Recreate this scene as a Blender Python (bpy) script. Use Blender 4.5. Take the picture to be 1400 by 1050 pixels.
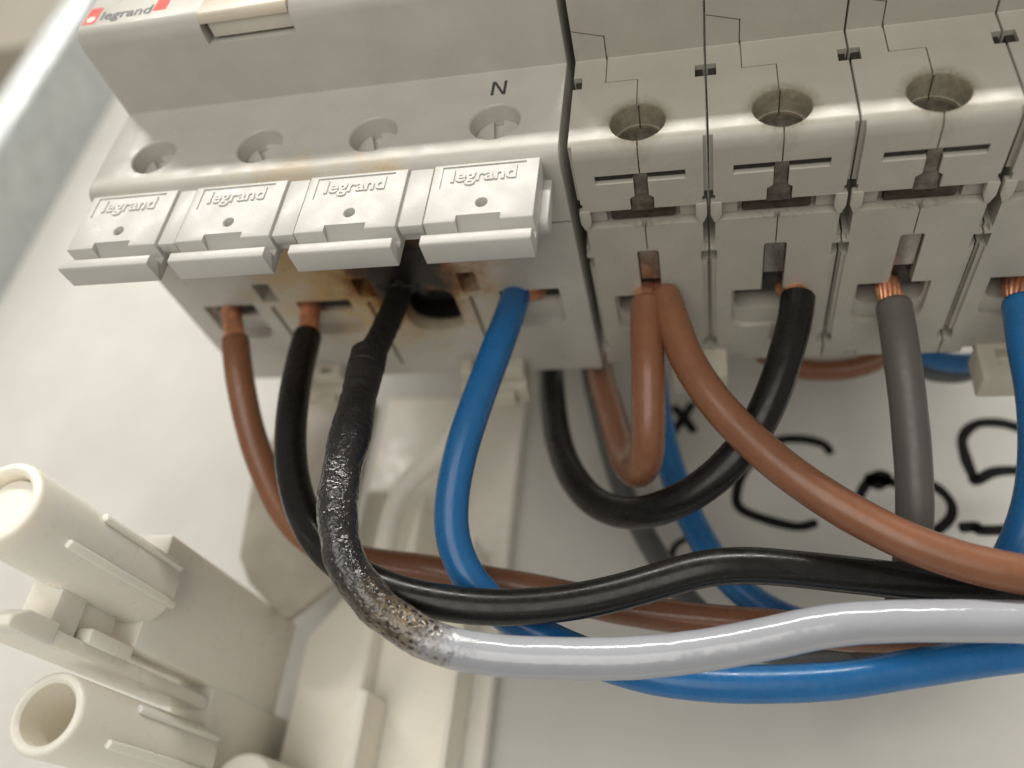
import bpy, bmesh, math, random
from mathutils import Vector, Matrix, noise
random.seed(7)
S = 0.001                                   # everything below is written in millimetres
scene = bpy.context.scene
for o in list(bpy.data.objects): bpy.data.objects.remove(o)
COL = scene.collection

# ------------------------------------------------------------------ camera
CAMP = Vector((89.21778, -70.09685, -81.55747))
RR = ((0.97271827, 0.20689605, 0.10494378), (-0.02517927, 0.54384726, -0.83880639), (-0.23061912, 0.81327989, 0.53421966))
FPX = 1110.35                               # focal length in pixels of a 1400 px wide picture
cd = bpy.data.cameras.new('camera'); cam = bpy.data.objects.new('camera', cd); COL.objects.link(cam)
r_, d_, f_ = (Vector(v) for v in RR)
M = Matrix((r_, -d_, -f_)).transposed().to_4x4(); M.translation = CAMP * S
cam.matrix_world = M
cd.sensor_width = 36; cd.lens = FPX * 36 / 1400; cd.clip_start = 0.002; cd.clip_end = 50
cd.dof.use_dof = True; cd.dof.focus_distance = 0.107; cd.dof.aperture_fstop = 10.5
scene.camera = cam

# ------------------------------------------------------------------ light
w = bpy.data.worlds.new('World'); scene.world = w; w.use_nodes = True
bg = w.node_tree.nodes['Background']; bg.inputs[0].default_value = (1.0, 0.95, 0.86, 1); bg.inputs[1].default_value = 0.27
def area(name, loc, target, size, power, col, size_y=None):
    l = bpy.data.lights.new(name, 'AREA'); l.energy = power; l.color = col; l.size = size * S
    if size_y: l.shape = 'RECTANGLE'; l.size_y = size_y * S
    o = bpy.data.objects.new(name, l); COL.objects.link(o)
    o.location = Vector(loc) * S
    o.rotation_euler = (Vector(target) - Vector(loc)).to_track_quat('-Z', 'Y').to_euler()
    return o
area('ceiling_lamp', (-150, -850, 1000), (-150, 20, -10), 1900, 23.0, (1, .96, .89), 70)
area('low_front_fill', (40, -640, -330), (40, 60, -40), 640, 3.2, (1, .965, .89))  # soft fill added low in front, to lift the downward faces
scene.view_settings.view_transform = 'Standard'; scene.view_settings.look = 'None'
scene.view_settings.exposure = 0; scene.view_settings.gamma = 1
scene.render.engine = 'CYCLES'

# ------------------------------------------------------------------ helpers
def at(u, v, Z):                            # point seen at pixel (u, v), Z mm in front of the lens
    d = Vector(((u - 700) / FPX, (v - 525) / FPX, 1))
    return CAMP + (r_ * d.x + d_ * d.y + f_ * d.z) * Z
def fin(name, me, mat, parent=None, smooth=35, kind=None):
    """scale a millimetre mesh to metres and link it as one object"""
    me.transform(Matrix.Scale(S, 4)); me.name = name
    if smooth:
        for p in me.polygons: p.use_smooth = True
        me.set_sharp_from_angle(angle=math.radians(smooth))
    me.materials.clear()
    for m in (mat if isinstance(mat, (list, tuple)) else [mat]): me.materials.append(m)
    o = bpy.data.objects.new(name, me); COL.objects.link(o)
    if parent: o.parent = parent
    if kind: o['kind'] = kind
    return o
def thing(name, label, cat, loc=(0, 0, 0), group=None):
    o = bpy.data.objects.new(name, None); COL.objects.link(o); o.location = Vector(loc) * S
    o.empty_display_size = 0.005; o['label'] = label; o['category'] = cat
    if group: o['group'] = group
    return o
def to_mesh(bm):
    bmesh.ops.recalc_face_normals(bm, faces=bm.faces)
    me = bpy.data.meshes.new('m'); bm.to_mesh(me); bm.free(); return me
def join(*ms):
    bm = bmesh.new()
    for m in ms: bm.from_mesh(m)
    me = bpy.data.meshes.new('m'); bm.to_mesh(me); bm.free(); return me
def box(x0, x1, y0, y1, z0, z1, bev=0.0, seg=2):
    bm = bmesh.new(); bmesh.ops.create_cube(bm, size=1)
    for v in bm.verts: v.co = Vector(((x0 + x1) / 2 + v.co.x * (x1 - x0), (y0 + y1) / 2 + v.co.y * (y1 - y0), (z0 + z1) / 2 + v.co.z * (z1 - z0)))
    if bev: bmesh.ops.bevel(bm, geom=bm.edges[:], offset=bev, segments=seg, profile=.5, affect='EDGES', clamp_overlap=True)
    return to_mesh(bm)
def rounded(pts, rad, seg=8):
    """2D polygon with each corner filleted by rad[i]"""
    out = []; n = len(pts)
    for i in range(n):
        p = Vector(pts[i]); a = Vector(pts[i - 1]); b = Vector(pts[(i + 1) % n]); r = rad[i] if isinstance(rad, (list, tuple)) else rad
        if r <= 0: out.append(p.copy()); continue
        u = (a - p).normalized(); v = (b - p).normalized(); ang = math.acos(max(-1, min(1, u.dot(v))))
        t = r / math.tan(ang / 2); c = p + (u + v).normalized() * (r / math.sin(ang / 2))
        s = p + u * t - c; e = p + v * t - c; tot = math.atan2(s.x * e.y - s.y * e.x, s.dot(e))
        for k in range(seg + 1):
            th = tot * k / seg; out.append(c + Vector((s.x * math.cos(th) - s.y * math.sin(th), s.x * math.sin(th) + s.y * math.cos(th))))
    return out
def prism(pts, a0, a1, axis='x', bev=0.0, taper=None):
    """extrude a 2D outline; axis x: pts=(y,z); y: pts=(x,z); z: pts=(x,y). taper: extra outline at a0 (flare)"""
    def mk(p, a): return {'x': (a, p[0], p[1]), 'y': (p[0], a, p[1]), 'z': (p[0], p[1], a)}[axis]
    bm = bmesh.new()
    loops = []
    st = [(pts, a0), (pts, a1)] if not taper else taper
    for P, a in st: loops.append([bm.verts.new(mk(p, a)) for p in P])
    n = len(loops[0])
    for A, B in zip(loops, loops[1:]):
        for i in range(n): bm.faces.new((A[i], A[(i + 1) % n], B[(i + 1) % n], B[i]))
    bm.faces.new(loops[0][::-1]); bm.faces.new(loops[-1])
    bmesh.ops.recalc_face_normals(bm, faces=bm.faces)
    if bev:
        ed = [e for e in bm.edges if len(e.link_faces) == 2 and e.calc_face_angle() > math.radians(40)]
        bmesh.ops.bevel(bm, geom=ed, offset=bev, segments=3, profile=.5, affect='EDGES', clamp_overlap=True)
    return to_mesh(bm)
def circ(cx, cy, r, n=40, sx=1, sy=1): return [(cx + r * sx * math.cos(2 * math.pi * k / n), cy + r * sy * math.sin(2 * math.pi * k / n)) for k in range(n)]
def flare(fn, surf, inward, depth, lip=.3, lipr=.25, axis='z'):
    """cutter whose mouth opens out a little, for a moulded rim; fn(grow) -> outline"""
    s = inward
    st = [(fn(lipr * 1.6), surf - s * .35), (fn(lipr), surf), (fn(lipr * .45), surf + s * lip * .4), (fn(0), surf + s * lip), (fn(0), surf + s * depth)]
    return prism(None, 0, 0, axis, taper=st)
def rrect(x0, x1, y0, y1, r, g=0.0, seg=5): return rounded([(x0 - g, y0 - g), (x1 + g, y0 - g), (x1 + g, y1 + g), (x0 - g, y1 + g)], r + g if r else max(g, .02), seg)
def cyl(cx, cy, r, a0, a1, axis='y', n=40, bev=0.0): return prism(circ(cx, cy, r, n), a0, a1, axis, bev)
def boolean(me, cutters, op='DIFFERENCE'):
    for c in cutters:
        a = bpy.data.objects.new('a', me); b = bpy.data.objects.new('b', c); COL.objects.link(a); COL.objects.link(b)
        m = a.modifiers.new('b', 'BOOLEAN'); m.operation = op; m.object = b; m.solver = 'EXACT'
        dg = bpy.context.evaluated_depsgraph_get(); dg.update()
        new = bpy.data.meshes.new_from_object(a.evaluated_get(dg))
        bpy.data.objects.remove(a); bpy.data.objects.remove(b); bpy.data.meshes.remove(me); bpy.data.meshes.remove(c)
        me = new
    return me
def text_mesh(body, size, extrude=0.1, offset=0.0, bevel=0.0, shear=0, wide=1.0):
    c = bpy.data.curves.new('t', 'FONT'); c.body = body; c.size = size; c.extrude = extrude; c.offset = offset; c.bevel_depth = bevel
    c.shear = shear; c.bevel_resolution = 2; c.resolution_u = 6; c.align_x = 'CENTER'; c.align_y = 'CENTER'
    o = bpy.data.objects.new('t', c); COL.objects.link(o)
    dg = bpy.context.evaluated_depsgraph_get(); dg.update()
    me = bpy.data.meshes.new_from_object(o.evaluated_get(dg)); bpy.data.objects.remove(o)
    me.transform(Matrix.Diagonal((wide, 1, 1, 1)))
    return me
def place_text(me, x, y, z, rot=0.0):      # text facing the viewer (-y)
    me.transform(Matrix.Translation((x, y, z)) @ Matrix.Rotation(rot, 4, 'Y') @ Matrix.Rotation(math.pi / 2, 4, 'X')); return me

# ------------------------------------------------------------------ materials
def mat(name, color, rough=.4, metal=0.0, mott=.06, mscale=.12, bump=.25, bscale=5.0, bdist=.03, speck=0.0, spec=.5, sss=0.0, extra=None, speck_col=(.06, .045, .03), speck_scale=.9, rvar=.08):
    m = bpy.data.materials.new(name); m.use_nodes = True; nt = m.node_tree; N = nt.nodes; L = nt.links
    b = N['Principled BSDF']; b.inputs['Roughness'].default_value = rough; b.inputs['Metallic'].default_value = metal
    b.inputs['Specular IOR Level'].default_value = spec
    tc = N.new('ShaderNodeTexCoord'); mp = N.new('ShaderNodeMapping'); mp.inputs['Scale'].default_value = (1000,) * 3
    L.new(tc.outputs['Object'], mp.inputs['Vector']); V = mp.outputs['Vector']
    def nz(scale, detail=3, rgh=.5, vec=None):
        n = N.new('ShaderNodeTexNoise'); n.inputs['Scale'].default_value = scale; n.inputs['Detail'].default_value = detail; n.inputs['Roughness'].default_value = rgh
        L.new(vec or V, n.inputs['Vector']); return n.outputs['Fac']
    def ramp(fac, stops):
        r = N.new('ShaderNodeValToRGB'); e = r.color_ramp.elements
        while len(e) < len(stops): e.new(.5)
        for k, (p, c) in enumerate(stops): e[k].position = p; e[k].color = (*c, 1) if len(c) == 3 else c
        L.new(fac, r.inputs['Fac']); return r.outputs['Color']
    def mixc(fac, A, B, mode='MIX'):
        x = N.new('ShaderNodeMix'); x.data_type = 'RGBA'; x.blend_type = mode
        for s, val in ((0, fac), (6, A), (7, B)):
            if hasattr(val, 'links') or hasattr(val, 'is_output'): L.new(val, x.inputs[s])
            else: x.inputs[s].default_value = val if s == 0 else (*val, 1)
        return x.outputs[2]
    def math_(op, a, bb=0.0, cc=None, clamp=False):
        x = N.new('ShaderNodeMath'); x.operation = op; x.use_clamp = clamp
        for s, val in enumerate((a, bb) + ((cc,) if cc is not None else ())):
            if hasattr(val, 'is_output'): L.new(val, x.inputs[s])
            else: x.inputs[s].default_value = val
        return x.outputs[0]
    lo = tuple(c * (1 - mott) for c in color); hi = tuple(min(1, c * (1 + mott)) for c in color)
    c = ramp(nz(mscale, 4, .6), [(.3, lo), (.7, hi)])
    if speck:
        sp = ramp(nz(speck_scale, 2, .5), [(.70 - speck, (0, 0, 0)), (.74 - speck, (1, 1, 1))])
        c = mixc(math_('MULTIPLY', sp, .7), c, speck_col)
    r = ramp(nz(mscale * 3, 3), [(.3, (rough - rvar,) * 3), (.7, (rough + rvar,) * 3)]); L.new(r, b.inputs['Roughness'])
    bm_ = N.new('ShaderNodeBump'); bm_.inputs['Strength'].default_value = bump; bm_.inputs['Distance'].default_value = bdist * S
    h = nz(bscale, 4, .6); L.new(h, bm_.inputs['Height']); L.new(bm_.outputs[0], b.inputs['Normal'])
    if sss:
        b.inputs['Subsurface Weight'].default_value = sss; b.inputs['Subsurface Radius'].default_value = (1, .8, .5); b.inputs['Subsurface Scale'].default_value = .0015
    if extra: c = extra(dict(N=N, L=L, V=V, nz=nz, ramp=ramp, mixc=mixc, math=math_, b=b, c=c, bump=bm_, tc=tc, h=h)) or c
    L.new(c, b.inputs['Base Color']) if hasattr(c, 'is_output') else None
    return m

def scorch(k):
    """heat damage round the third terminal of the switch: soot, brown halo, yellowed plastic (object space, mm)"""
    N, L, nz, ramp, mixc, math_ = k['N'], k['L'], k['nz'], k['ramp'], k['mixc'], k['math']
    def dist(c, s):
        a = N.new('ShaderNodeVectorMath'); a.operation = 'SUBTRACT'; L.new(k['V'], a.inputs[0]); a.inputs[1].default_value = c
        b = N.new('ShaderNodeVectorMath'); b.operation = 'MULTIPLY'; L.new(a.outputs[0], b.inputs[0]); b.inputs[1].default_value = s
        l = N.new('ShaderNodeVectorMath'); l.operation = 'LENGTH'; L.new(b.outputs[0], l.inputs[0]); return l.outputs['Value']
    n1 = math_('MULTIPLY', math_('SUBTRACT', nz(.22, 5, .6), .5), 1.1)
    n2 = math_('MULTIPLY', math_('SUBTRACT', nz(.9, 4, .6), .5), .35)
    n = math_('ADD', n1, n2)
    d1 = math_('ADD', dist((43.0, 20.0, 0), (1 / 11.5, 1 / 14, 1 / 9)), n)
    d2 = math_('ADD', dist((37.5, 20.0, 0), (1 / 25, 1 / 24, 1 / 8)), n)
    yellow = ramp(d2, [(.45, (.9, .9, .9)), (1.0, (0, 0, 0))])
    c = mixc(yellow, k['c'], (.52, .36, .16))
    brown = ramp(d1, [(.72, (1, 1, 1)), (1.0, (.3, .3, .3)), (1.25 / 1.3, (.12, .12, .12))])
    brown = ramp(math_('MULTIPLY', d1, .7), [(.55, (1, 1, 1)), (.70, (.35, .35, .35)), (.88, (0, 0, 0))])
    c = mixc(brown, c, (.24, .095, .022))
    d3 = dist((45.5, 31.0, 6), (1 / 9.5, 1 / 9.5, 1 / 5.2))
    c = mixc(ramp(d3, [(.85, (1, 1, 1)), (1.0, (0, 0, 0))]), c, (.014, .012, .010))
    black = ramp(math_('MULTIPLY', d1, .7), [(.36, (1, 1, 1)), (.56, (0, 0, 0))])
    c = mixc(black, c, (.012, .010, .009))
    # dust of soot grains
    g = ramp(nz(2.6, 2, .5), [(.66, (0, 0, 0)), (.70, (1, 1, 1))])
    reach = ramp(d2, [(.5, (.8, .8, .8)), (1.0, (0, 0, 0))])
    c = mixc(math_('MULTIPLY', g, reach), c, (.05, .03, .015))
    return c

M_body = mat('grey_abs_plastic', (.50, .485, .44), rough=.34, speck=.0, extra=scorch, bump=.3, bscale=4)
def grime(k):
    N, L, nz, ramp, mixc, math_ = k['N'], k['L'], k['nz'], k['ramp'], k['mixc'], k['math']
    def ring(c, s):
        a = N.new('ShaderNodeVectorMath'); a.operation = 'SUBTRACT'; L.new(k['V'], a.inputs[0]); a.inputs[1].default_value = c
        b = N.new('ShaderNodeVectorMath'); b.operation = 'MULTIPLY'; L.new(a.outputs[0], b.inputs[0]); b.inputs[1].default_value = s
        l = N.new('ShaderNodeVectorMath'); l.operation = 'LENGTH'; L.new(b.outputs[0], l.inputs[0]); return l.outputs['Value']
    oi = N.new('ShaderNodeObjectInfo'); of = N.new('ShaderNodeVectorMath'); of.operation = 'ADD'; L.new(k['V'], of.inputs[0])
    sc = N.new('ShaderNodeVectorMath'); sc.operation = 'SCALE'; L.new(oi.outputs['Location'], sc.inputs[0]); sc.inputs['Scale'].default_value = 4000; L.new(sc.outputs[0], of.inputs[1])
    n = nz(1.1, 5, .7, of.outputs[0]); n2 = nz(.35, 4, .6, of.outputs[0])
    r = math_('ADD', ring((8.95, 0, 4.6), (1, .4, 1)), math_('MULTIPLY', math_('SUBTRACT', n, .5), 2.4))
    halo = ramp(math_('MULTIPLY', r, .1), [(.33, (.8,) * 3), (.40, (.35,) * 3), (.50, (0, 0, 0))])
    c = mixc(halo, k['c'], (.20, .165, .10))
    g = math_('ADD', ring((8.95, 12.8, 0), (.16, .5, .5)), math_('MULTIPLY', math_('SUBTRACT', n, .5), 1.6))
    c = mixc(ramp(g, [(.5, (.7,) * 3), (1.0, (0, 0, 0))]), c, (.12, .10, .07))
    # chafed pale edges and small dark chips scattered over the housing
    ch = ramp(nz(1.9, 5, .75, of.outputs[0]), [(.66, (0, 0, 0)), (.70, (.75,) * 3)])
    c = mixc(math_('MULTIPLY', ch, ramp(n2, [(.5, (0, 0, 0)), (.62, (1, 1, 1))])), c, (.10, .085, .06))
    return c
M_brk = mat('beige_grey_plastic', (.44, .42, .365), rough=.33, mott=.07, extra=grime, bump=.3, bscale=4)
M_cover = mat('light_cover_plastic', (.54, .535, .505), rough=.36, bump=.55, bscale=2.6, bdist=.05, mott=.03)
M_cream = mat('cream_nylon', (.90, .865, .78), rough=.33, sss=.5, mott=.01, bump=.08)
M_clip = mat('ivory_clip_plastic', (.62, .58, .48), rough=.4, sss=.1)
M_white = mat('white_window_plastic', (.66, .62, .54), rough=.3)
M_creamwin = mat('yellowed_window_plastic', (.62, .55, .44), rough=.35)
M_wall = mat('painted_panel', (.60, .59, .555), rough=.45, mscale=.035, mott=.07, bump=.2, bscale=.8)
M_tab = mat('dull_beige_metal', (.34, .31, .25), rough=.5, mscale=.06, mott=.25)
M_room = mat('room_wall', (.55, .51, .43), rough=.8, mscale=.01)
M_brownwood = mat('brown_board', (.18, .155, .115), rough=.7, mscale=.01)
M_galv = mat('galvanised_steel', (.50, .53, .53), rough=.40, metal=.3, mscale=.12, mott=.12, rvar=.08)
M_steel = mat('zinc_steel', (.42, .40, .36), rough=.35, metal=.9, mott=.25, mscale=.8, bscale=2)
M_screw = mat('dull_screw_steel', (.58, .56, .52), rough=.4, metal=.2)
M_darksteel = mat('dirty_steel', (.20, .18, .15), rough=.38, metal=.7, mott=.4, mscale=.8, bscale=2, bump=.6)
M_copper = mat('copper_strand', (.74, .36, .21), rough=.33, metal=.7, mott=.3, mscale=.6, bscale=2)
M_red = mat('red_print', (.62, .06, .04), rough=.5)
M_ink = mat('dark_ink', (.035, .037, .045), rough=.5)
M_logo = mat('grey_ink', (.09, .09, .11), rough=.5)
M_logow = mat('white_print', (.7, .68, .62), rough=.5)
M_lint = mat('lint', (.55, .52, .45), rough=.6)
M_cage_shade = mat('black_steel_and_shade', (.045, .04, .034), rough=.4, metal=.5, mott=.4, mscale=.9)  # terminal steel; also the near-black that replaces shade in slits and notches
M_bar = mat('brown_black_steel', (.075, .06, .045), rough=.38, metal=.6, mott=.4, mscale=.8, bump=.5)
M_marker = mat('marker_ink', (.012, .012, .012), rough=.8, spec=.15)
M_soot = mat('charred_plastic', (.012, .011, .010), rough=.6, bump=1, bscale=1.2, bdist=.3)

def wire_mat(name, color, rough=.35, sp=.0, scuff=.25):
    def ex(k):
        n = k['nz'](.8, 6, .7)
        f = k['ramp'](n, [(.62, (0, 0, 0)), (.78, (scuff,) * 3)])
        return k['mixc'](f, k['c'], tuple(min(1, c * 1.6 + .03) for c in color))
    return mat(name, color, rough=rough, mott=.08, mscale=.25, bump=.10, bscale=1.2, bdist=.06, speck=sp, extra=ex, speck_col=(.4, .38, .33), speck_scale=2.0)
M_brown = wire_mat('brown_pvc', (.235, .10, .052), .30)
M_black = wire_mat('black_pvc', (.010, .010, .0095), .28, .0, .10); M_black.node_tree.nodes['Principled BSDF'].inputs['Specular IOR Level'].default_value = .38
M_blue = wire_mat('blue_pvc', (.017, .138, .36), .28)
M_grey = wire_mat('grey_pvc', (.115, .105, .095), .42)
M_slate = wire_mat('slate_pvc', (.10, .105, .105), .42)

def burnt(k):
    """burnt insulation: u of the UV map is the length along the wire in dm; charred, blistered, then clean"""
    N, L, nz, ramp, mixc, math_ = k['N'], k['L'], k['nz'], k['ramp'], k['mixc'], k['math']
    uv = N.new('ShaderNodeUVMap'); uv.uv_map = 'UVMap'; sx = N.new('ShaderNodeSeparateXYZ'); L.new(uv.outputs[0], sx.inputs[0]); u = sx.outputs[0]
    n = math_('MULTIPLY', math_('SUBTRACT', nz(.35, 5, .65), .5), .12)
    un = math_('ADD', u, n)
    char = ramp(math_('MULTIPLY', un, 1.0), [(.335, (1, 1, 1)), (.435, (0, 0, 0))])           # 1 = charred
    tan = ramp(un, [(.44, (1, 1, 1)), (.50, (0, 0, 0))])
    c = mixc(tan, k['c'], k['ramp'](nz(.5, 4, .6), [(.35, (.06, .035, .015)), (.65, (.19, .145, .085))]))
    vo = N.new('ShaderNodeTexVoronoi'); vo.inputs['Scale'].default_value = 1.35; L.new(k['V'], vo.inputs['Vector'])
    pores = ramp(vo.outputs['Distance'], [(.30, (1, 1, 1)), (.50, (0, 0, 0))])
    msk = ramp(un, [(.45, (1, 1, 1)), (.50, (0, 0, 0))])
    c = mixc(math_('MULTIPLY', pores, msk), c, (.02, .016, .012))
    c = mixc(char, c, (.013, .012, .012))
    L.new(ramp(un, [(.05, (.5,) * 3), (.16, (.20,) * 3), (.24, (.10,) * 3), (.50, (.13,) * 3), (.56, (.14,) * 3)]), k['b'].inputs['Roughness'])
    bs = math_('ADD', math_('MULTIPLY', ramp(un, [(.10, (.35,) * 3), (.20, (1, 1, 1)), (.47, (1, 1, 1)), (.52, (0, 0, 0))]), math_('ADD', math_('MULTIPLY', nz(1.35, 4, .55), 1.9), math_('MULTIPLY', pores, -.5))), math_('MULTIPLY', nz(.7, 3), .12))
    L.new(bs, k['bump'].inputs['Height']); k['bump'].inputs['Strength'].default_value = .8; k['bump'].inputs['Distance'].default_value = .13 * S
    ct = ramp(un, [(.14, (0, 0, 0)), (.22, (.85,) * 3), (.47, (.6,) * 3), (.53, (.2,) * 3)]); L.new(ct, k['b'].inputs['Coat Weight']); k['b'].inputs['Coat Roughness'].default_value = .08; L.new(k['bump'].outputs[0], k['b'].inputs['Coat Normal'])
    return c
M_burnt = mat('scorched_white_pvc', (.375, .39, .43), rough=.28, spec=.7, extra=burnt, mott=.03)

# ------------------------------------------------------------------ the setting
WY = 85.0
def quadxy(x0, x1, z0, z1, y, name, m, nx=1):
    bm = bmesh.new(); vs = [bm.verts.new(p) for p in ((x0, y, z0), (x1, y, z0), (x1, y, z1), (x0, y, z1))]; bm.faces.new(vs[::-1] if False else vs)
    me = bpy.data.meshes.new(name); bm.to_mesh(me); bm.free(); return fin(name, me, m, smooth=0)
panel = fin('back_panel', box(-119, 330, WY, WY + 2, -190, 260), M_wall, kind='structure')
room = fin('room_wall', box(-1200, 900, 420, 440, -700, 1200), M_room, kind='structure')
board = fin('dark_board', box(-900, -430, 300, 312, 380, 576), M_brownwood, kind='structure')

def ribbon(pts, wd, y, name, parent, m):
    """a flat pen stroke through (x, z) points"""
    P = []
    n = len(pts)
    for i in range(n - 1):
        p0 = Vector(pts[max(i - 1, 0)]); p1 = Vector(pts[i]); p2 = Vector(pts[i + 1]); p3 = Vector(pts[min(i + 2, n - 1)])
        for k in range(8):
            t = k / 8; P.append(.5 * ((2 * p1) + (p2 - p0) * t + (2 * p0 - 5 * p1 + 4 * p2 - p3) * t * t + (3 * p1 - p0 - 3 * p2 + p3) * t ** 3))
    P.append(Vector(pts[-1])); bm = bmesh.new(); prev = None; N_ = len(P)
    # rounded ends by shrinking the first and last widths
    for i, p in enumerate(P):
        t = (P[min(i + 1, N_ - 1)] - P[max(i - 1, 0)]).normalized(); q = Vector((-t.y, t.x))
        ww = wd * 1.28 * (1 + .14 * noise.noise(Vector((p.x * .25, p.y * .25, 0)))) * (.5 if i in (0, N_ - 1) else .85 if i in (1, N_ - 2) else 1)
        a = bm.verts.new((p.x + q.x * ww / 2, y, p.y + q.y * ww / 2)); b = bm.verts.new((p.x - q.x * ww / 2, y, p.y - q.y * ww / 2))
        if prev: bm.faces.new((prev[0], a, b, prev[1]))
        prev = (a, b)
    me = bpy.data.meshes.new(name); bm.to_mesh(me); bm.free()
    return fin(name, me, m, parent, smooth=0)
STROKES = [
    ([(113.8, 1.2), (112.5, 3.6), (107.6, 4.9), (102.5, 3.9), (97.1, -1.8), (95.0, -7.2), (95.5, -10.8), (100.0, -13.1), (106.1, -14.6), (109.9, -13.6)], 1.55),
    ([(117.5, -9.5), (119.3, -5.9), (122.0, -3.3), (123.8, -4.0), (121.8, -5.8), (120.4, -3.9), (125.1, -5.2), (131.0, -5.4), (133.8, -8.2), (134.1, -11.2), (132.2, -13.9), (128.3, -16.4)], 1.5),
    ([(152, 5.4), (149.9, 6.4), (146.3, 8.0), (141.7, 7.9), (138.7, 4.9), (138.4, 0.5), (139.0, -3.5), (139.4, -4.6), (143.0, -2.7), (148.0, -2.7), (152, -5)], 1.6),
    ([(134.6, -14.4), (137.7, -14.1), (138.4, -14.8), (145.6, -14.5), (152, -14.2)], 1.7),
    ([(82.0, 6.1), (84.7, 10.6), (86.7, 14.3)], 1.5), ([(82.3, 13.5), (85.1, 9.7), (86.9, 6.6)], 1.5),
    ([(85.2, -17.3), (82.6, -19.3), (82.3, -21.9), (84.0, -24.1)], .9)]
for i, (p, wd) in enumerate(STROKES): ribbon(p, wd, WY - .05 - .01 * i, 'marker_stroke', panel, M_marker)

up = thing('cabinet_upright', 'blurred galvanised steel upright along the left edge of the cabinet', 'upright', (-119, 58, -190))
fin('channel', prism(rounded([(-14, 27), (-14, 0), (0, 0), (0, 27)], [0, 3.0, 6, 0], 10), 0, 480, 'z'), M_galv, up)

# ------------------------------------------------------------------ four-pole switch on the left
PX = 17.8
pole = [PX * (i + .5) for i in range(4)]
prof = rounded([(0, 0), (0, 18.3), (-14, 18.5), (-14, 110), (50, 110), (50, 0)], [2.1, .12, 2.4, .5, .5, .5], 8)  # housing drawn taller than real, to block overhead light leaking behind it
body = prism(prof, 0.0, 71.5, 'x', bev=.35)
cut = []
for i, x in enumerate(pole):
    cut.append(flare(lambda g, x=x: circ(x, 7.4, 3.45 + g, 48), 0, 1, 7.5, axis='y'))
    sc = x + .1
    if i == 2:
        cut.append(flare(lambda g, x=sc: rrect(x - 4.0, x + 5.2, 26.0, 36.4, 2.2, g), 0, 1, 9, lip=.25, lipr=.2))
    else:
        cut.append(prism(rounded([(sc - 4.9, 27.0), (sc + 4.9, 27.0), (sc + 4.9, 36.4), (sc - 4.9, 36.4)], [.3, .3, 2.2, 2.2], 6), -.3, 1.8, 'z'))
        cut.append(prism(rounded([(sc - 4.6, 27.15), (sc + 4.6, 27.15), (sc + 4.4, 32.0), (sc - 4.4, 32.0)], [.3, .3, 1.2, 1.2], 5), -.2, 9, 'z'))
for i in range(3):
    xb = PX * (i + 1)
    cut.append(prism(rrect(xb - 1.75, xb + 1.35, 22.0, 26.6, .25), -.3, 5, 'z'))
    cut.append(prism(rrect(xb - 1.15, xb - .25, 27.9, 46.8, .42), -.3, 1.0, 'z'))
cut.append(box(20.3, 34.3, -15, -9.9, 17.6, 24.5))                       # window for the status flag
cut.append(box(68.6, 71.4, 12.4, 12.75, -.4, .5)); cut.append(box(68.4, 68.7, 3.0, 12.5, -.4, .35))
body = boolean(body, cut)
sw = thing('four_pole_switch', 'wide grey four-pole switch on the left with a scorched terminal underneath', 'residual current switch', (0, 0, 0))
fin('body', body, M_body, sw)
def screw(x, z, y, r, ang, parent, m, tilt=0):
    s = boolean(cyl(0, 0, r, 0, 2.2, 'y', 36, .25), [box(-r * 1.2, r * 1.2, -1, 1.0, -.7, .7)])
    s.transform(Matrix.Translation((x, y, z)) @ Matrix.Rotation(ang, 4, 'Y'))
    return fin('screw', s, m, parent)
for x, a in zip(pole, (.9, 1.0, 1.25, 1.45)): screw(x, 7.4, 2.5, 3.4, a, sw, M_screw)
# clamp plates inside the slots
for i, x in enumerate(pole):
    fin('terminal_clamp', join(box(x - 4.2, x + 4.4, 27.4, 31.9, 2.6, 8, .2), box(x - 3.6, x + 3.6, 27.3, 28.0, 1.9, 5, .1)) if i != 2 else box(x - 3.6, x + 4.9, 26.4, 34.8, 5.2, 8.5, .3), M_cage_shade if i != 2 else M_soot, sw)
# charred lump beside the burnt terminal
def blob(c, r, name, parent, m, seed, sc=(1, 1, 1), amp=.35):
    bm = bmesh.new(); bmesh.ops.create_icosphere(bm, subdivisions=4, radius=1)
    for v in bm.verts:
        d = 1 + amp * noise.noise(v.co * 1.7 + Vector((seed, 0, 0))) + amp * .5 * noise.noise(v.co * 4 + Vector((0, seed, 0)))
        v.co = Vector(c) + Vector((v.co.x * sc[0], v.co.y * sc[1], v.co.z * sc[2])) * r * d
    return fin(name, to_mesh(bm), m, parent, smooth=60)
blob((41.8, 25.0, .9), 2.6, 'charred_lump', sw, M_soot, 3, (1.3, .7, .5), .5)
blob((45.0, 25.9, .6), 1.0, 'charred_lump', sw, M_soot, 8, (.8, 1.5, .5), .5)
blob((39.2, 24.8, .3), 1.5, 'charred_lump', sw, M_soot, 5, (1.2, 1, .5))
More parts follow.
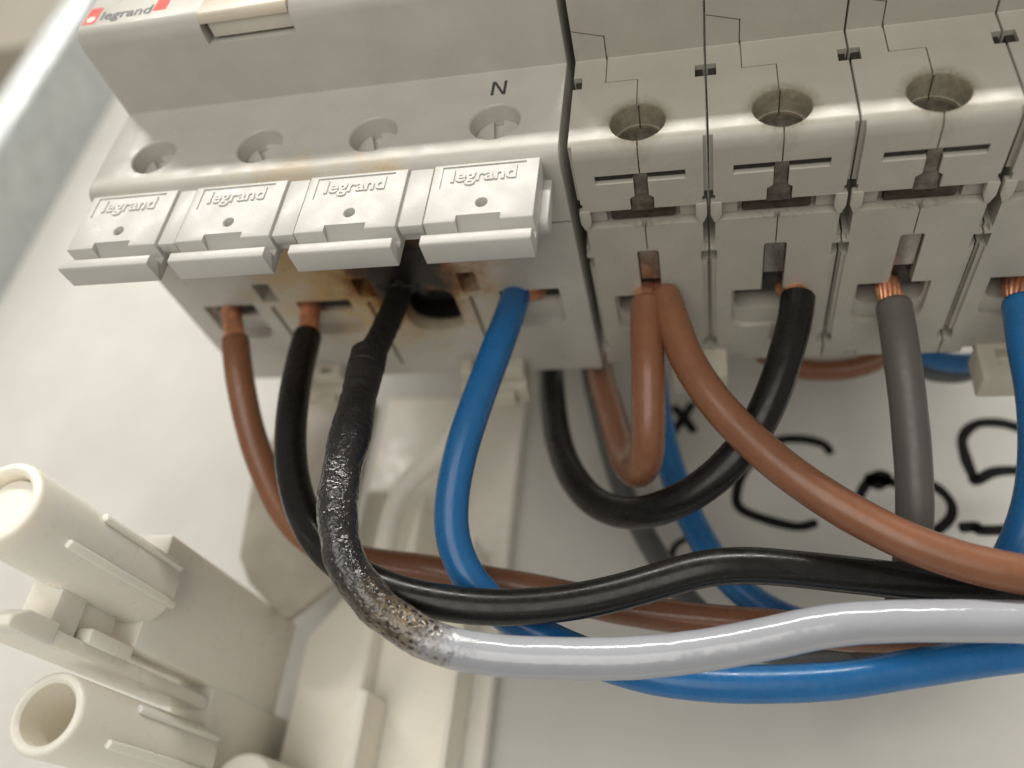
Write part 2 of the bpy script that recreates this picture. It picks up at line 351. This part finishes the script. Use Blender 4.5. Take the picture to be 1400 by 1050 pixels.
# window parts, markings
wn = fin('window', box(21.2, 34.2, -13.3, -10.4, 19.3, 21.5, .1), M_white, sw)
fin('flag', prism(rounded([(-14.25, 18.7), (-12.9, 18.7), (-12.9, 24.4), (-14.25, 24.4)], [1.0, .1, .1, .1], 5), 20.4, 34.2, 'x', bev=.1), M_creamwin, sw)
nz_ = prism([(61.0, 13.0), (61.42, 13.0), (61.42, 15.35), (62.65, 13.0), (63.15, 13.0), (63.15, 16.0), (62.73, 16.0), (62.73, 13.65), (61.5, 16.0), (61.0, 16.0)], -.02, .05, 'y')
fin('letter', nz_, M_ink, sw, smooth=0)
fin('logo_square', box(.3, 2.5, -14.03, -13.8, 21.1, 25.2), M_red, sw, smooth=0)
fin('logo_dot', cyl(1.45, 22.3, .72, -14.06, -13.8, 'y'), M_logow, sw, smooth=0)
t = place_text(text_mesh('legrand', 3.0, .02, .03), 7.4, -14.03, 22.7); fin('logo_letters', t, M_logo, sw, smooth=0)
fin('logo_square', box(12.0, 14.2, -14.03, -13.8, 22.2, 25.8), M_red, sw, smooth=0)
def clip(x, w_, parent, yb=45.5):
    c = join(box(x - w_ / 2, x + w_ / 2, yb, yb + 7, -2.6, .4, .3), box(x - w_ / 2 - .5, x + w_ / 2 + .3, yb + 3.2, yb + 8, -4.2, -2.5, .3), box(x - 1.0, x + w_ / 2 - 2, yb + 4, yb + 8, -5.6, -4.1, .25))
    c = boolean(c, [box(x + .6, x + 2.6, yb - 1, yb + 5, -2.0, -.9), box(x - w_ / 2 + 2, x - w_ / 2 + 3.4, yb - 1, yb + 2.4, -3, .1)])
    return fin('rail_clip', c, M_clip, parent)
clip(52.2, 11.5, sw); clip(18.5, 9, sw)

# ------------------------------------------------------------------ comb of snap-on terminal covers
cv = thing('terminal_cover_strip', 'strip of four pale raised-lettered cover plates hooked along the switch front edge', 'terminal cover', (0, 0, 0))
for i in range(4):
    x0 = [1.9, 19.3, 37.1, 55.1][i]; x1 = x0 + 14.2
    pf = rounded([(0, -.35), (0, -11.0), (2.6, -11.2), (2.6, -12.3), (.15, -12.7), (.15, -14.4), (3.9, -14.4), (3.9, -.35)], [.35, .2, .1, .1, .3, .3, .3, .2], 3)
    p = prism(pf, x0, x1, 'x', bev=.18)
    xm = (x0 + x1) / 2
    p = boolean(p, [prism([(-1, -9.9), (0, -9.9), (3.6, -11.9), (3.6, -12.62), (-1, -12.62)], xm - 2.9, xm + 2.9, 'x'), flare(lambda g: circ(xm + .15, -7.9, .75 + g, 28), 0, 1, 1.6, lip=.15, lipr=.12, axis='y'),
                    box(x0 + 1.2, x1 - 1.7, -1, .16, -4.9, -.95)])
    pl = fin('cover_plate', p, M_cover, cv)
    t = place_text(text_mesh('legrand', 3.1, .06, .045, .05, wide=.98), xm - .2, .1, -2.8)
    fin('raised_lettering', t, M_cover, pl)
for xa, xb in ((16.1, 19.3), (33.5, 37.1), (51.3, 55.1)):
    fin('bridge', box(xa + .25, xb - .25, .25, 1.9, -10.9, -.5, .25), M_cover, cv)
    fin('link_rib', box(xa - .2, xb + .2, .7, 3.5, -10.2, -1.2, .1), M_cover, cv)
fin('latch', prism(rounded([(3.6, -.8), (3.6, -9.2), (6.6, -8.4), (5.8, -.8)], [.3, 1, 1.2, .5], 5), 68.6, 70.3, 'x', bev=.2), M_cover, cv)

# ------------------------------------------------------------------ single-pole breakers
def make_breaker(label):
    prof = rounded([(0, 0), (0, 18.3), (-14, 18.5), (-14, 110), (48.4, 110), (48.4, 0)], [1.9, .12, 2.2, .5, .5, .5], 8)  # extra height added so lamp light does not leak behind the row
    b = prism(prof, 0.0, 17.55, 'x', bev=.3)
    g = .09
    cut = [flare(lambda g, x=8.95: circ(x, 4.6, 3.5 + g, 48), 0, 1, 3.4, axis='y', lipr=.18),
           cyl(8.95, 4.6, 3.2, 2, 9, 'y'), box(8.88, 9.06, .4, 4.4, 7.7, 8.7),
           prism([(4.7, -.3), (6.4, -.3), (6.0, .35), (5.9, 2.6), (4.7, 2.6)], 3.0, 14.8, 'x'),                     # slit
           prism([(8.0, 4.9), (9.9, 4.9), (9.9, 8.6), (10.5, 9.1), (10.5, 12.4), (7.3, 12.4), (7.3, 9.1), (8.0, 8.6)], -.3, 2.4, 'z'),
           box(1.0, 16.6, 11.1, 14.4, -.3, 2.4),
           box(8.85, 8.85 + 2 * g, 14.0, 20.0, -.3, 1.2), prism([(8.4, 14.2), (9.4, 14.2), (9.03, 15.0), (8.8, 15.0)], -.3, 1.2, 'z'),
           prism(rounded([(7.4, 19.6), (10.5, 19.6), (10.5, 30.2), (7.4, 30.2)], [.5, .5, 0, 0], 4), -.3, 7, 'z'),
           prism(rounded([(3.1, 29.7), (13.2, 29.7), (13.2, 39.0), (3.1, 39.0)], [0, 0, 2.6, 2.6], 6), -.3, .9, 'z'),
           prism(rounded([(3.5, 29.8), (12.8, 29.8), (12.8, 35.6), (3.5, 35.6)], [.2, .2, 2.2, 2.2], 6), -.2, 8, 'z'),
           prism([(8.7, 36), (9.8, 36), (10.0, 39.8), (9.4, 43), (9.0, 42.6), (9.3, 39.5)], -.3, .5, 'z'),
           box(8.85, 8.85 + 2 * g, -.6, 5.2, -.5, 1.2), box(8.85, 8.85 + 2 * g, -.4, .5, -.6, 4),           # seam to the hole
           box(8.7, 8.7 + 2 * g, -.4, .5, 7.6, 13.1), box(4.4, 8.8, -.4, .5, 12.98, 13.12), box(4.4, 4.4 + 2 * g, -.4, .5, 13.0, 18.7),
           box(4.3, 4.3 + 2 * g, -3.6, .4, 18.0, 18.9),
           prism([(-.3, -4.9), (-.3, -4.7), (4.45, -3.3), (4.45, -3.5)], 18.0, 18.9, 'z'),
           box(-.3, 1.25, -.5, 6.0, 12.2, 14.6), box(16.3, 17.8, -.5, 6.0, 12.2, 14.6),
           box(-.3, .8, 22.6, 43.0, -.3, .45), box(16.75, 17.8, 22.6, 43.0, -.3, .45), box(-.3, .25, 22.6, 43.0, -.3, 1.2), box(17.3, 17.8, 22.6, 43.0, -.3, 1.2),
           box(-.3, .95, 20.4, 23.2, -.3, 2.2), box(16.5, 17.8, 20.4, 23.2, -.3, 2.2),
           box(-.3, .95, 42.2, 44.4, -.3, 2.2), box(16.5, 17.8, 42.2, 44.4, -.3, 2.2),
           box(-.3, .5, -.4, 20.0, -.4, 1.0), box(17.05, 17.8, -.4, 20.0, -.4, 1.0), box(-.3, .72, 9.6, 19.2, -.4, 4.5), box(16.85, 17.8, 9.6, 19.2, -.4, 4.5),
           box(3.2, 5.2, 46.6, 48.9, -.3, 1.2)]
    b = boolean(b, cut)
    t = thing('circuit_breaker', label, 'circuit breaker', (72.7, 0, 0), 'circuit breakers in a row')
    fin('body', b, M_brk, t)
    fin('screw', boolean(cyl(8.95, 4.6, 3.1, 3.6, 6.4, 'y', 36, .3), [box(5, 13, 3, 4.6, 4.1, 5.1)]), M_darksteel, t)
    fin('end_block', box(1.0, 3.7, 11.2, 14.3, 1.3, 2.4, .1), M_brk, t); fin('end_block', box(13.8, 16.5, 11.2, 14.3, 1.3, 2.4, .1), M_brk, t)
    fin('clamp_bar', box(4.3, 13.2, 11.3, 14.1, 1.1, 2.2, .35), M_bar, t)
    fin('clamp_stem', prism([(8.05, 5.0), (9.85, 5.0), (9.85, 8.7), (10.4, 9.2), (10.4, 11.9), (7.4, 11.9), (7.4, 9.2), (8.05, 8.7)], .45, 1.4, 'z', bev=.15), M_darksteel, t)
    fin('clamp_jaw', prism(rounded([(7.55, 19.9), (10.35, 19.9), (10.35, 26.5), (7.55, 26.5)], [.5, .5, .1, .1], 3), .55, 2.0, 'z', bev=.2), M_steel, t)
    fin('slit_shade_fill', join(box(3.05, 7.9, 4.75, 5.86, .5, 2.5), box(10.0, 14.75, 4.75, 5.86, .5, 2.5)), M_cage_shade, t)  # dark filler added in the slit, standing in for its shade
    fin('terminal_cage', join(box(3.7, 12.6, 30.0, 33.0, 2.2, 7.5, .2), box(7.6, 10.3, 26.8, 30.4, 1.6, 6, .1)), M_cage_shade, t)
    fin('notch_shade', box(.25, 1.22, .7, 5.5, 12.22, 14.55), M_cage_shade, t); fin('notch_shade', box(16.33, 17.3, .7, 5.5, 12.22, 14.55), M_cage_shade, t)  # dark blocks added to the shoulder notches in place of shade
    for s, x in ((0, .1), (1, 15.95)):
        fin('side_tab', prism(rounded([(x, 10.9), (x + 1.5, 10.9), (x + 1.5, 13.2), (x + 1.0, 14.6), (x + .5, 14.6), (x, 13.2)], .25, 2), -.15, .9, 'z', bev=.08), M_brk, t)
    return t
def dup(root, x, label):
    r = root.copy(); COL.objects.link(r); r.location.x = x * S; r['label'] = label
    for ch in list(root.children):
        c = ch.copy(); COL.objects.link(c); c.parent = r
    return r
bk = make_breaker('beige breaker with two brown wires in its terminal next to the wide switch')
dup(bk, 90.5, 'beige breaker with a bent black wire in its terminal')
dup(bk, 108.3, 'beige breaker with a thick grey wire and bare copper in its terminal')
dup(bk, 126.1, 'beige breaker at the right edge with a blue wire')
for x in (90.0,): pass
rc = fin('rail_clip', box(84.0, 93, 45.0, 50.5, -5.5, .3, .4), M_clip, bk); rc.location.x = -72.7 * S
rc2 = fin('rail_clip', boolean(join(box(131, 146, 46, 51.5, -6.6, .2, .4)), [box(133.5, 141, 44, 48.5, -4.0, -1.0)]), M_clip, bpy.data.objects['circuit_breaker.003']); rc2.location.x = -126.1 * S

# ------------------------------------------------------------------ wires
def spline(P, step=.7):
    P = [Vector(p) for p in P]; out = []
    P = [P[0] * 2 - P[1]] + P + [P[-1] * 2 - P[-2]]
    for i in range(1, len(P) - 2):
        p0, p1, p2, p3 = P[i - 1:i + 3]; t0 = 0; t1 = t0 + max((p1 - p0).length, 1e-4) ** .5; t2 = t1 + max((p2 - p1).length, 1e-4) ** .5; t3 = t2 + max((p3 - p2).length, 1e-4) ** .5
        n = max(2, int((p2 - p1).length / step))
        for k in range(n):
            t = t1 + (t2 - t1) * k / n
            A1 = p0 * ((t1 - t) / (t1 - t0)) + p1 * ((t - t0) / (t1 - t0)); A2 = p1 * ((t2 - t) / (t2 - t1)) + p2 * ((t - t1) / (t2 - t1)); A3 = p2 * ((t3 - t) / (t3 - t2)) + p3 * ((t - t2) / (t3 - t2))
            B1 = A1 * ((t2 - t) / (t2 - t0)) + A2 * ((t - t0) / (t2 - t0)); B2 = A2 * ((t3 - t) / (t3 - t1)) + A3 * ((t - t1) / (t3 - t1))
            out.append(B1 * ((t2 - t) / (t2 - t1)) + B2 * ((t - t1) / (t2 - t1)))
    out.append(P[-2])
    for _ in range(6):                      # relax the little kinks of hand-placed points
        out = [out[0]] + [(out[i - 1] + out[i] * 2 + out[i + 1]) / 4 for i in range(1, len(out) - 1)] + [out[-1]]
    return out
def tube(P, r, seg=28, rf=None, disp=None, cap=.5):
    """swept tube; rf(len_mm)->radius factor, disp(len, ang, point)->mm; u = length/100, v = angle"""
    n = len(P); bm = bmesh.new(); uvl = bm.loops.layers.uv.new('UVMap'); rings = []; Ls = [0]
    for i in range(1, n): Ls.append(Ls[-1] + (P[i] - P[i - 1]).length)
    t = (P[1] - P[0]).normalized(); a = t.orthogonal().normalized()
    st = [(i, 1.0, 0.0) for i in range(n)]
    st = [(0, .0, 0), (0, .75, 0), (0, .93, .12)] + [(i, 1, 0) for i in range(1, n - 1)] + [(n - 1, 1, -.1), (n - 1, .85, 0), (n - 1, 0, 0)]
    for i, f, sh in st:
        t = (P[min(i + 1, n - 1)] - P[max(i - 1, 0)]).normalized(); a = (a - t * a.dot(t)).normalized(); b = t.cross(a)
        ring = []
        for k in range(seg):
            th = 2 * math.pi * k / seg; dr = a * math.cos(th) + b * math.sin(th)
            rr = r * (rf(Ls[i]) if rf else 1)
            if disp: rr += disp(Ls[i], th, P[i] + dr * r) * min(1, f * 1.2)
            ring.append(bm.verts.new(P[i] + t * sh + dr * rr * f if f else P[i] + dr * .02))
        rings.append((ring, Ls[i]))
    for (A, la), (B, lb) in zip(rings, rings[1:]):
        for k in range(seg):
            fc = bm.faces.new((A[k], A[(k + 1) % seg], B[(k + 1) % seg], B[k]))
            for lp, (uu, vv) in zip(fc.loops, ((la, k), (la, k + 1), (lb, k + 1), (lb, k))): lp[uvl].uv = (uu / 100, vv / seg)
    bm.faces.new(rings[0][0][::-1]); bm.faces.new(rings[-1][0])
    return to_mesh(bm)
def strands(P, r, parent, m=None, n=13):
    """bare conductor: a bundle of twisted strands, one mesh"""
    L_ = [0]
    for i in range(1, len(P)): L_.append(L_[-1] + (P[i] - P[i - 1]).length)
    rs = r * .2; ms = [tube(P, r * .80, 16)]
    a0 = (P[1] - P[0]).normalized().orthogonal().normalized()
    for k in range(n):
        Q = []; a = a0.copy()
        for i, p in enumerate(P):
            t = (P[min(i + 1, len(P) - 1)] - P[max(i - 1, 0)]).normalized(); a = (a - t * a.dot(t)).normalized(); b = t.cross(a)
            th = 2 * math.pi * k / n + L_[i] * .22; Q.append(p + (a * math.cos(th) + b * math.sin(th)) * (r - rs))
        ms.append(tube(Q, rs, 10))
    return fin('conductor', join(*ms), m or M_copper, parent, smooth=60)
def wire(name, label, pts, r, m, bare=None, bare_r=1.75, group=None, category='wire', **kw):
    kw.setdefault('disp', lambda l, th, p: .06 * noise.noise(p * .13) + .012 * noise.noise(p * .9))
    P = spline([at(*p) for p in pts]); base = P[0].copy()
    t = thing(name, label, category, base, group)
    fin('insulation', tube([p - base for p in P], r, **kw), m, t, smooth=70)
    if bare:
        B = spline([at(*p) for p in bare] + [P[0], P[min(3, len(P) - 1)]], .5)
        strands([p - base for p in B], bare_r, t)
    return t
G1 = 'wires of the scene'
wire('brown_wire', 'brown wire with bare copper leaving the leftmost terminal of the switch', [(321, 461, 139.5), (328, 520, 137.5), (343, 590, 136), (364, 650, 134), (392, 706, 131.5), (436, 746, 128.5), (500, 768, 126), (575, 778, 124), (650, 792, 123), (760, 812, 121), (850, 832, 119), (950, 846, 117), (1060, 856, 115.5), (1160, 868, 114.5), (1260, 870, 113.5), (1360, 872, 113), (1460, 872, 113)], 2.35, M_brown, [(315, 398, 147), (316, 420, 143)], 1.75)
wire('black_wire', 'long black wire from the second switch terminal running right behind the white wire', [(421, 456, 137), (409, 505, 132), (400, 560, 126), (397, 610, 122.5), (402, 660, 119), (418, 710, 115.5), (446, 752, 112), (495, 790, 109), (560, 815, 107), (650, 829, 106.5), (740, 828, 106.5), (830, 814, 106.5), (900, 795, 106.5), (960, 778, 106), (1020, 773, 106), (1100, 779, 106), (1180, 788, 106), (1260, 797, 106), (1330, 802, 106.5), (1430, 806, 107)], 2.4, M_black, [(426, 392, 144), (425, 420, 139.5)], 1.75)
wire('blue_wire', 'thick bright blue wire from the N terminal curling down under the white wire', [(708, 394, 132.5), (697, 430, 127), (682, 470, 123.5), (663, 520, 120), (643, 575, 117), (627, 630, 115), (617, 690, 113.5), (619, 735, 113), (634, 778, 112.5), (664, 818, 112), (710, 852, 111), (770, 884, 109), (840, 910, 107), (900, 925, 106), (970, 934, 105.3), (1050, 935, 105), (1150, 930, 104.6), (1250, 914, 104.4), (1340, 900, 104.4), (1450, 886, 104.4)], 2.4, M_blue, [(744, 392, 135.5), (733, 397, 132.6), (722, 401, 131)], 1.5)
wire('grey_wire', 'thick dark grey wire with bare copper under the third breaker', [(1221, 414, 119), (1232, 480, 115.5), (1240, 540, 114.5), (1246, 600, 114), (1250, 660, 113.5), (1250, 720, 113.5), (1246, 770, 113.5), (1237, 825, 113.5), (1215, 870, 114.5), (1180, 900, 117)], 2.5, M_grey, [(1210, 372, 124), (1214, 396, 119.5)], 1.8)
wire('black_loop_wire', 'black wire bent in a U from behind the switch up to the second breaker', [(752, 480, 166), (753, 505, 162), (757, 560, 154), (766, 612, 145), (785, 655, 137), (815, 688, 131), (852, 701, 126), (892, 698, 121.5), (937, 680, 118), (985, 646, 116), (1030, 592, 115), (1058, 535, 115.5), (1077, 475, 117), (1088, 430, 119), (1091, 406, 120.5)], 2.5, M_black)
bl = bpy.data.objects['black_loop_wire']; b0 = bl.location / S
strands([p - b0 for p in spline([at(1070, 385, 126), at(1082, 396, 124), at(1090, 402, 121.5), at(1090, 410, 120)], .5)], 1.75, bl)
bw = wire('brown_loop_wire', 'dark brown wire bent in a tight U under the first breaker', [(884, 411, 124.5), (884, 450, 122), (886, 500, 119.5), (887, 550, 118.5), (886, 600, 119), (883, 630, 121), (872, 646, 125), (858, 634, 131), (846, 600, 138), (834, 560, 145), (822, 520, 152), (817, 490, 157)], 2.5, M_brown, [(884, 385, 132), (884, 400, 127)], 1.9)
wire('long_brown_wire', 'light brown wire sweeping from the first breaker down to the right edge', [(908, 403, 125), (920, 440, 121), (939, 490, 117.5), (966, 534, 114.5), (1003, 578, 112), (1052, 624, 109), (1110, 668, 106), (1170, 705, 104), (1240, 740, 102), (1310, 765, 100.5), (1370, 780, 99.5), (1460, 795, 98.5)], 2.5, M_brown, [(900, 388, 130), (904, 396, 127)], 1.7)
wire('rear_grey_wire', 'blurred slate grey wire hanging behind the brown U bend', [(806, 490, 160), (820, 560, 157), (836, 620, 154), (856, 680, 150), (884, 735, 146), (915, 785, 141), (950, 832, 135), (1000, 872, 128), (1075, 893, 123), (1150, 890, 121), (1260, 878, 121)], 2.1, M_slate)
wire('rear_blue_wire', 'blurred blue wire hanging behind the breakers next to the marker writing', [(893, 510, 153), (905, 590, 148), (925, 662, 143), (950, 720, 139), (985, 778, 134), (1028, 820, 130), (1085, 850, 127), (1170, 866, 125), (1280, 872, 125)], 2.4, M_blue)
wire('right_blue_wire', 'blue wire with bare copper cut off by the right edge of the photo', [(1395, 411, 116.5), (1404, 470, 113), (1416, 540, 112), (1420, 620, 112), (1411, 690, 112.5), (1392, 745, 113), (1368, 790, 114)], 2.5, M_blue, [(1388, 372, 120), (1391, 398, 117)], 1.9)
wire('rear_brown_wire', 'blurred brown wire lying sideways behind the third breaker', [(1040, 480, 150), (1085, 502, 150), (1140, 506, 149), (1185, 498, 148), (1215, 482, 147), (1240, 460, 147)], 2.0, M_brown)
wire('rear_blue_stub', 'short blurred blue wire behind the third and fourth breakers', [(1250, 478, 146), (1280, 492, 146), (1320, 497, 146), (1370, 486, 146), (1400, 465, 146)], 1.8, M_blue)
wire('rear_dark_wire', 'short blurred dark wire under the third and fourth breakers', [(1235, 488, 150), (1262, 505, 150), (1310, 512, 150), (1350, 500, 150)], 1.7, M_slate)

def rfac(l): 
    return 1 + .05 * math.sin(l * .55) * (1 if l < 30 else 0) + (.06 if 8 < l < 24 else 0)
def bdisp(l, th, p):
    if l > 56: return .05 * noise.noise(p * .3) + .018 * noise.noise(p * 1.3)
    k = min(1, max(0, (56 - l) / 12)); k0 = .35 if l < 6 else 1
    return k * k0 * (.22 * noise.noise(p * .28) + .07 * noise.noise(p * .8) + (.055 if l > 14 else .02) * noise.noise(p * 2.4))
bp = spline([at(*p) for p in [(502, 490, 121), (494, 530, 117), (484, 575, 113), (473, 620, 110), (464, 665, 107.5), (461, 710, 105.5), (469, 757, 103.5), (493, 802, 102), (536, 845, 101), (600, 880, 100.5), (680, 896, 100.3), (760, 900, 100), (850, 900, 99.8), (950, 891, 99.6), (1035, 876, 99.4), (1100, 862, 99.2), (1150, 854, 99), (1210, 850, 99), (1300, 849, 98.6), (1440, 850, 98)]], .28)
b0 = bp[0].copy()
bt = thing('burnt_white_wire', 'white wire with a charred black upper end, blistered brown where it bends', 'wire', b0)
fin('insulation', tube([p - b0 for p in bp], 2.55, seg=64, rf=rfac, disp=bdisp), M_burnt, bt, smooth=80)
cp = spline([at(*p) for p in [(556, 372, 138), (549, 392, 134), (537, 425, 130), (520, 462, 125), (508, 484, 121.5), (500, 500, 120)]], .35)
fin('conductor', tube([p - b0 for p in cp], 2.05, seg=36, disp=lambda l, th, p: .14 * noise.noise(p * .9) + .22 * max(0, 1 - l / 7) * noise.noise(p * .5)), M_soot, bt, smooth=80)
cf = spline([at(*p) for p in [(505, 482, 121.7), (500, 505, 119.2)]], .35)
fin('cracked_collar', tube([p - b0 for p in cf], 2.72, seg=40, disp=lambda l, th, p: .14 * noise.noise(p * 1.1)), M_soot, bt, smooth=80)

# ------------------------------------------------------------------ white plastic holder at lower left
hd = thing('plastic_holder', 'white plastic holder with two hollow round posts at lower left', 'holder', (9, 31, -57))
def L_(me): me.transform(Matrix.Translation((-9, -31, 57))); return me
def post(cx, cz, y0, y1, r, plug):
    p = prism(circ(cx, cz, r, 56), y0, y1, 'y', bev=.7)
    p = boolean(p, [flare(lambda g: circ(cx, cz, r * .74 + g, 48), y0, 1, 14, lip=.5, lipr=.5, axis='y')])
    o = fin('post', L_(p), M_cream, hd)
    if plug: fin('plug', L_(prism(circ(cx, cz, r * .7, 40), y0 + 1.6, y0 + 8, 'y', bev=.5)), M_cream, o)
    for a, s in ((38, 12), (-22, 7), (150, 10), (215, 12)):
        f = box(-.6, .6, s, y1 - y0, r - .6, r + .75, .35); f.transform(Matrix.Translation((cx, y0, cz)) @ Matrix.Rotation(math.radians(90 - a), 4, 'Y')); fin('rib', L_(f), M_cream, o)
post(8.2, -48.6, 2.5, 33, 5.4, True)
post(8.2, -68.0, 22.5, 56, 5.1, False)
fin('arm', L_(box(3.2, 10.6, 31.5, 76, -57.4, -40.4, .5)), M_cream, hd)
fin('arm', L_(box(3.2, 10.4, 54.6, 84, -90, -57.0, .5)), M_cream, hd)
fin('shelf', L_(box(1.5, 9.8, 12.0, 54.8, -61.0, -58.9, .6)), M_cream, hd)
fin('hook', L_(prism(rounded([(9.6, -60.9), (9.6, -59.6), (12.2, -58.2), (17.5, -58.2), (17.5, -60.9)], [.4, .8, .6, .3, .3], 4), 6.5, 9.9, 'x', bev=.3)), M_cream, hd)
fin('hook', L_(box(8.0, 10.6, 22.5, 31.8, -59.2, -57.2, .5)), M_cream, hd)
fin('web', L_(box(3.5, 8.6, 17.0, 22.0, -59.2, -51.5, .3)), M_cream, hd)
fin('web', L_(box(3.5, 7.8, 22.5, 29.5, -59.2, -51.0, .3)), M_cream, hd)

sp = thing('rail_support', 'blurred white plastic support with upright ribs behind the burnt wire', 'support', (30, 76, -90))
def L2(me): me.transform(Matrix.Translation((-30, -76, 90))); return me
fin('plate', L2(box(17, 50, 80, 84.6, -110, 14, .8)), M_cream, sp)
arc = spline([at(*q) for q in [(655, 520, 164), (640, 575, 160), (600, 625, 157), (555, 655, 154), (530, 720, 151), (520, 800, 148)]], 2)
fin('curved_rib', L2(tube(arc, 2.0)), M_cream, sp)
fin('rib', L2(box(45.2, 46.2, 70, 82, -110, -24, .4)), M_cream, sp)
fin('rib', L2(box(28.0, 30.5, 70, 82, -110, -53, .6)), M_cream, sp)
fin('rib', L2(prism(rounded([(13.8, -43), (20.5, -33), (27, -33), (27, -110), (13.8, -110)], .8, 4), 75, 82, 'y', bev=1.5)), M_cream, sp)
fin('rib', L2(box(34, 36.0, 66, 82, -34, -17, .5)), M_cream, sp)
fin('boss', L2(cyl(17.5, -71.5, 5.5, 58, 74, 'y', 40, .8)), M_cream, sp)
tb = thing('steel_tab', 'blurred dull grey metal tab behind the leftmost brown wire', 'bracket', (5, 68, -40))
t_ = prism(rounded([(-7.3, 28), (-4.6, 9), (-1, 4), (8.6, -3), (17, 5), (17, 44), (-3, 44)], 1.5, 4), -2.5, -.5, 'y', bev=.4)
fin('tab', t_, M_tab, tb)

def fibre(label, pts, r=.035):
    P = spline([at(*p) for p in pts], .6); b = P[0].copy()
    me = tube([p - b for p in P], r, 6); o = fin('lint_fibre', me, M_lint, smooth=70); o.location = b * S; o['label'] = label; o['category'] = 'lint'
fibre('fine pale hair stuck across the gap between second and third breakers', [(1158, 297, 121), (1178, 284, 119), (1205, 276, 118.5), (1232, 262, 118), (1262, 255, 118)])
fibre('short pale hair caught in the gap beside the switch edge', [(762, 213, 118), (772, 219, 117), (786, 224, 116)])
fibre('thin vertical hair hanging over the third breaker groove', [(1239, 262, 117), (1240, 280, 117.5), (1239, 300, 118.5)], .03)
